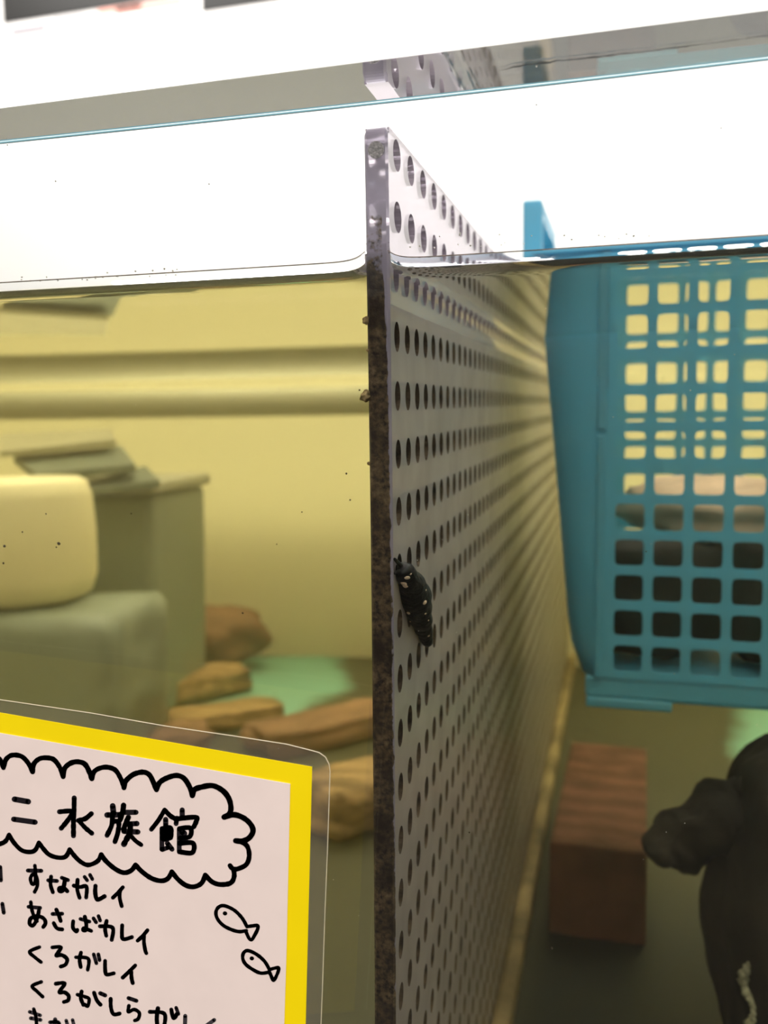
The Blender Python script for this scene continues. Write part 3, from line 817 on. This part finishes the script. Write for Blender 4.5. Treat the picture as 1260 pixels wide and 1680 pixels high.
    title = [('a', 8.5, [(135, 522), (265, 545)]), ('a', 8, [(128, 710), (330, 738)]),
      # water
      ('a', 7.5, [(697, 510), (695, 640), (690, 740), (690, 865)]), ('a', 7.5, [(558, 640), (680, 637), (640, 715), (575, 795)]), ('a', 7.5, [(858, 658), (800, 705), (735, 722)]), ('a', 7, [(745, 728), (800, 790), (862, 842)]),
      # clan
      ('b', 8.5, [(112, 415), (118, 470)]), ('b', 8.5, [(70, 482), (165, 480)]), ('b', 7.5, [(110, 480), (105, 555), (70, 632)]), ('b', 7.5, [(108, 530), (155, 535), (150, 610), (128, 680)]),
      ('b', 8, [(192, 410), (185, 460), (165, 520)]), ('b', 7.5, [(190, 462), (285, 462)]), ('b', 8, [(228, 498), (205, 550), (192, 592)]), ('b', 8, [(215, 548), (290, 545)]), ('b', 8, [(195, 602), (298, 607)]),
      ('b', 8.5, [(240, 550), (238, 610), (195, 697)]), ('b', 6.5, [(240, 628), (280, 672), (322, 702)]),
      # hall
      ('b', 7, [(397, 588), (450, 520), (495, 445)]), ('b', 7.5, [(495, 445), (540, 490), (585, 515)]), ('b', 7.5, [(503, 515), (503, 560)]),
      ('b', 7.5, [(475, 585), (475, 735)]), ('b', 7.5, [(475, 582), (540, 578), (540, 650)]), ('b', 13, [(490, 610), (530, 610)]), ('b', 12, [(490, 650), (525, 645)]), ('b', 7, [(478, 738), (520, 722)]), ('b', 7, [(515, 690), (550, 735)]),
      ('b', 7.5, [(625, 445), (625, 500)]), ('b', 7.5, [(585, 505), (580, 545)]), ('b', 7.5, [(590, 510), (725, 498), (728, 530), (710, 570)]),
      ('b', 7.5, [(603, 585), (603, 755)]), ('b', 7.5, [(603, 582), (685, 578), (682, 640), (610, 652)]), ('b', 9, [(625, 608), (640, 618)]), ('b', 7.5, [(608, 690), (705, 690), (700, 760), (612, 755)]), ]
    strokes('title_lettering', title, yi, M_ink)
    txt = [
      # line 1
      ('c', 6, [(2, 118), (8, 232)]),
      ('c', 6, [(240, 148), (355, 150)]), ('c', 5.5, [(300, 105), (306, 180), (300, 255), (275, 262), (262, 215), (285, 180), (315, 205), (322, 275), (298, 332)]),
      ('c', 6, [(415, 232), (490, 238)]), ('c', 6, [(440, 200), (435, 270), (455, 335)]), ('c', 6, [(532, 210), (585, 230)]), ('c', 6.5, [(560, 225), (550, 280), (540, 320), (512, 325), (512, 298), (550, 300), (578, 325)]),
      ('c', 6, [(635, 278), (690, 290), (745, 285), (742, 380)]), ('c', 6, [(668, 228), (665, 310), (685, 382)]), ('c', 5.5, [(728, 202), (750, 232)]), ('c', 5.5, [(775, 185), (795, 222)]),
      ('c', 6.5, [(822, 280), (820, 340), (838, 398), (900, 370)]), ('c', 6, [(1058, 292), (1010, 345), (972, 382)]), ('c', 6, [(1035, 320), (1030, 380), (1048, 455)]),
      # line 2
      ('c', 6, [(20, 435), (32, 512)]),
      ('c', 6, [(245, 460), (345, 470)]), ('c', 5.5, [(265, 420), (275, 490), (300, 560), (320, 585)]), ('c', 6, [(335, 490), (320, 560), (285, 622), (255, 605), (265, 560), (320, 540), (375, 560), (392, 600), (372, 635)]),
      ('c', 6, [(452, 522), (535, 520)]), ('c', 6, [(485, 485), (505, 530), (522, 582)]), ('c', 6, [(462, 600), (490, 645), (535, 655)]),
      ('c', 6, [(630, 585), (628, 640), (655, 672), (665, 660)]), ('c', 5.5, [(692, 565), (770, 588)]), ('c', 6, [(730, 545), (742, 600), (740, 660), (715, 662), (725, 645), (785, 668)]), ('c', 5.5, [(805, 560), (828, 595)]), ('c', 5.5, [(848, 540), (862, 578)]),
      ('c', 6, [(860, 628), (970, 640), (962, 745)]), ('c', 6, [(918, 582), (905, 650), (915, 710)]),
      ('c', 6, [(1052, 620), (1050, 690), (1060, 740), (1135, 722)]), ('c', 6, [(1270, 662), (1225, 715), (1185, 752)]), ('c', 6, [(1240, 705), (1240, 770), (1252, 840), (1260, 860)]),
      # line 3
      ('d', 5.5, [(235, 72), (150, 112), (195, 160), (248, 202)]), ('d', 6, [(345, 75), (420, 75), (378, 145), (425, 140), (472, 175), (460, 222), (418, 240)]),
      ('d', 5.5, [(548, 160), (655, 172), (650, 270)]), ('d', 6, [(592, 120), (580, 180), (590, 245)]), ('d', 5.5, [(702, 135), (725, 212)]), ('d', 5.5, [(742, 135), (752, 185)]),
      ('d', 6, [(800, 190), (800, 260), (812, 308), (875, 298)]), ('d', 6, [(1060, 230), (1005, 285), (952, 335)]), ('d', 6, [(1025, 285), (1028, 340), (1038, 382)]),
      # line 4
      ('d', 5.5, [(250, 372), (172, 408), (215, 455), (262, 500)]), ('d', 6, [(375, 388), (452, 385), (405, 460), (450, 462), (485, 490), (482, 530), (445, 545)]),
      ('d', 5.5, [(562, 482), (625, 500), (662, 520), (650, 580), (622, 565)]), ('d', 6, [(598, 455), (590, 510), (612, 570)]), ('d', 6, [(705, 465), (728, 530), (760, 568)]), ('d', 6.5, [(758, 470), (800, 488)]),
      ('d', 6, [(848, 518), (850, 590), (872, 650), (925, 645)]), ('d', 6, [(1002, 512), (1070, 535)]), ('d', 5.5, [(1005, 578), (1000, 630), (1050, 610), (1095, 640), (1085, 690), (1055, 705)]),
      ('e', 6, [(345, 420), (470, 435), (470, 540)]), ('e', 6.5, [(415, 390), (405, 470), (410, 540)]), ('e', 6, [(530, 400), (545, 470), (565, 465), (575, 440)]), ('e', 5.5, [(572, 385), (592, 440)])]
    strokes('list_lettering', txt, yi, M_ink, [('d', 5.5, [(150, 630), (240, 660)]), ('d', 5.5, [(160, 685), (245, 700)]), ('d', 5.5, [(185, 605), (205, 680), (210, 760)]),
      ('d', 5.5, [(325, 720), (400, 722), (400, 790)]), ('d', 6, [(370, 695), (365, 780)]), ('d', 5.5, [(465, 705), (480, 760)]), ('d', 5.5, [(520, 700), (535, 760)]),
      ('e', 6, [(650, 455), (648, 540)]), ('e', 6, [(900, 490), (830, 540)])])
    fish = [('f', 5.5, [(430, 345), (385, 265), (310, 190), (215, 148), (160, 165), (138, 215), (155, 275), (210, 335), (290, 375), (360, 392), (425, 382)]),
      ('f', 5.5, [(430, 345), (480, 338), (530, 335), (530, 370), (500, 430), (475, 468), (450, 455), (420, 390)]), ('f', 6, [(222, 220), (226, 221)]),
      ('f', 5.5, [(640, 745), (595, 670), (520, 605), (440, 570), (400, 590), (390, 640), (415, 695), (480, 745), (560, 782), (640, 772)]),
      ('f', 5.5, [(640, 750), (690, 735), (728, 735), (715, 790), (680, 850), (655, 800), (640, 770)]), ('f', 6, [(474, 643), (478, 644)])]
    strokes('fish_drawing', fish, yi, M_ink)
sign()

# ------------------------------------------------------------------ posters on the far wall
def poster(name, corner, right, wdef, lab, caps):
    yw = 2.2
    a = at(*corner, yw-.004, 0); b_ = at(*right, yw-.004, 0)
    x0, x1, z0 = a.x, b_.x, (a.z+b_.z)/2
    root = empty(name, ((x0+x1)/2, yw-.006, z0))
    tag(root, lab, 'poster')
    box('sheet', x0-.012, x1+.02, yw-.004, yw-.0005, z0-.11, z0+.42, M_poster, root)
    box('photo_print', x0, x1, yw-.006, yw-.0035, z0, z0+.40, M_black, root)
    for (p, q, mt) in caps:
        a = at(*p, yw-.005, 0); b_ = at(*q, yw-.005, 0)
        box('caption', min(a.x, b_.x), max(a.x, b_.x), yw-.0055, yw-.0038, min(a.z, b_.z), max(a.z, b_.z), mt, root)
poster('poster', (6, 34), (304, -4), 0, 'dark poster with grey and red caption at upper left of the far wall',
       [((18, 46), (76, 46), M_capgrey), ((90, 30), (137, 36), M_capgrey), ((18, 53), (76, 50), M_capgrey), ((160, 16), (232, 13), M_capred), ((190, 13), (300, 6), M_capred), ((90, 50), (200, 38), simple('pink_caption', (.7, .5, .47), .7))])
poster('poster', (332, 14), (800, -46), 0, 'dark poster right of the captioned poster on the far wall', [((308, 12), (318, 2), M_capgrey)])

# ------------------------------------------------------------------ specks and tiny bubbles sticking to the inside of the front panel
def specks():
    bm = bmesh.new(); bm2 = bmesh.new()
    def add(b_, px, py, r, n_=NW):
        p = at(px, py, T+.0008, n_); c = bmesh.ops.create_icosphere(b_, subdivisions=1, radius=r)
        for v in c['verts']: v.co *= 1+.5*noise.noise(v.co*2500+Vector((px, py, 0))); v.co += p
    for (px, py, r) in ((568, 777, .00022), (398, 1006, .00025), (96, 892, .0004), (92, 898, .0002), (7, 896, .00035), (36, 873, .0002), (5, 924, .0003), (215, 843, .0002), (454, 893, .00016), (495, 840, .00016), (574, 820, .0002), (590, 640, .0002), (75, 843, .0002), (1060, 905, .00015), (770, 1366, .0002), (300, 1440, .0002), (905, 1556, .0003)): add(bm, px, py, r)
    for (px, py) in ((91, 297), (343, 302), (880, 172), (1183, 210), (12, 238)): add(bm2, px, py, .00018, 1.0)
    for i in range(26):
        px = 10+random.random()*290; add(bm2, px, 468-.058*px-random.random()*12, .00012+.00012*random.random(), 1.0)
    for i in range(22):
        px = 650+random.random()*420; add(bm2, px, 411-.05*(px-650)-random.random()*26*max(0, 1-(px-700)/500), .00012+.0001*random.random(), 1.0)
    for i in range(40):
        add(bm2, random.random()*1260, 500+random.random()*1100, .00007+.00006*random.random())
    for nm, b_, mt in (('dirt_specks', bm, M_speck), ('bubbles', bm2, M_bub)):
        q = frombm(nm, b_, mt, fp); q.matrix_parent_inverse = Matrix.Identity(4); q['kind'] = 'stuff'
specks()
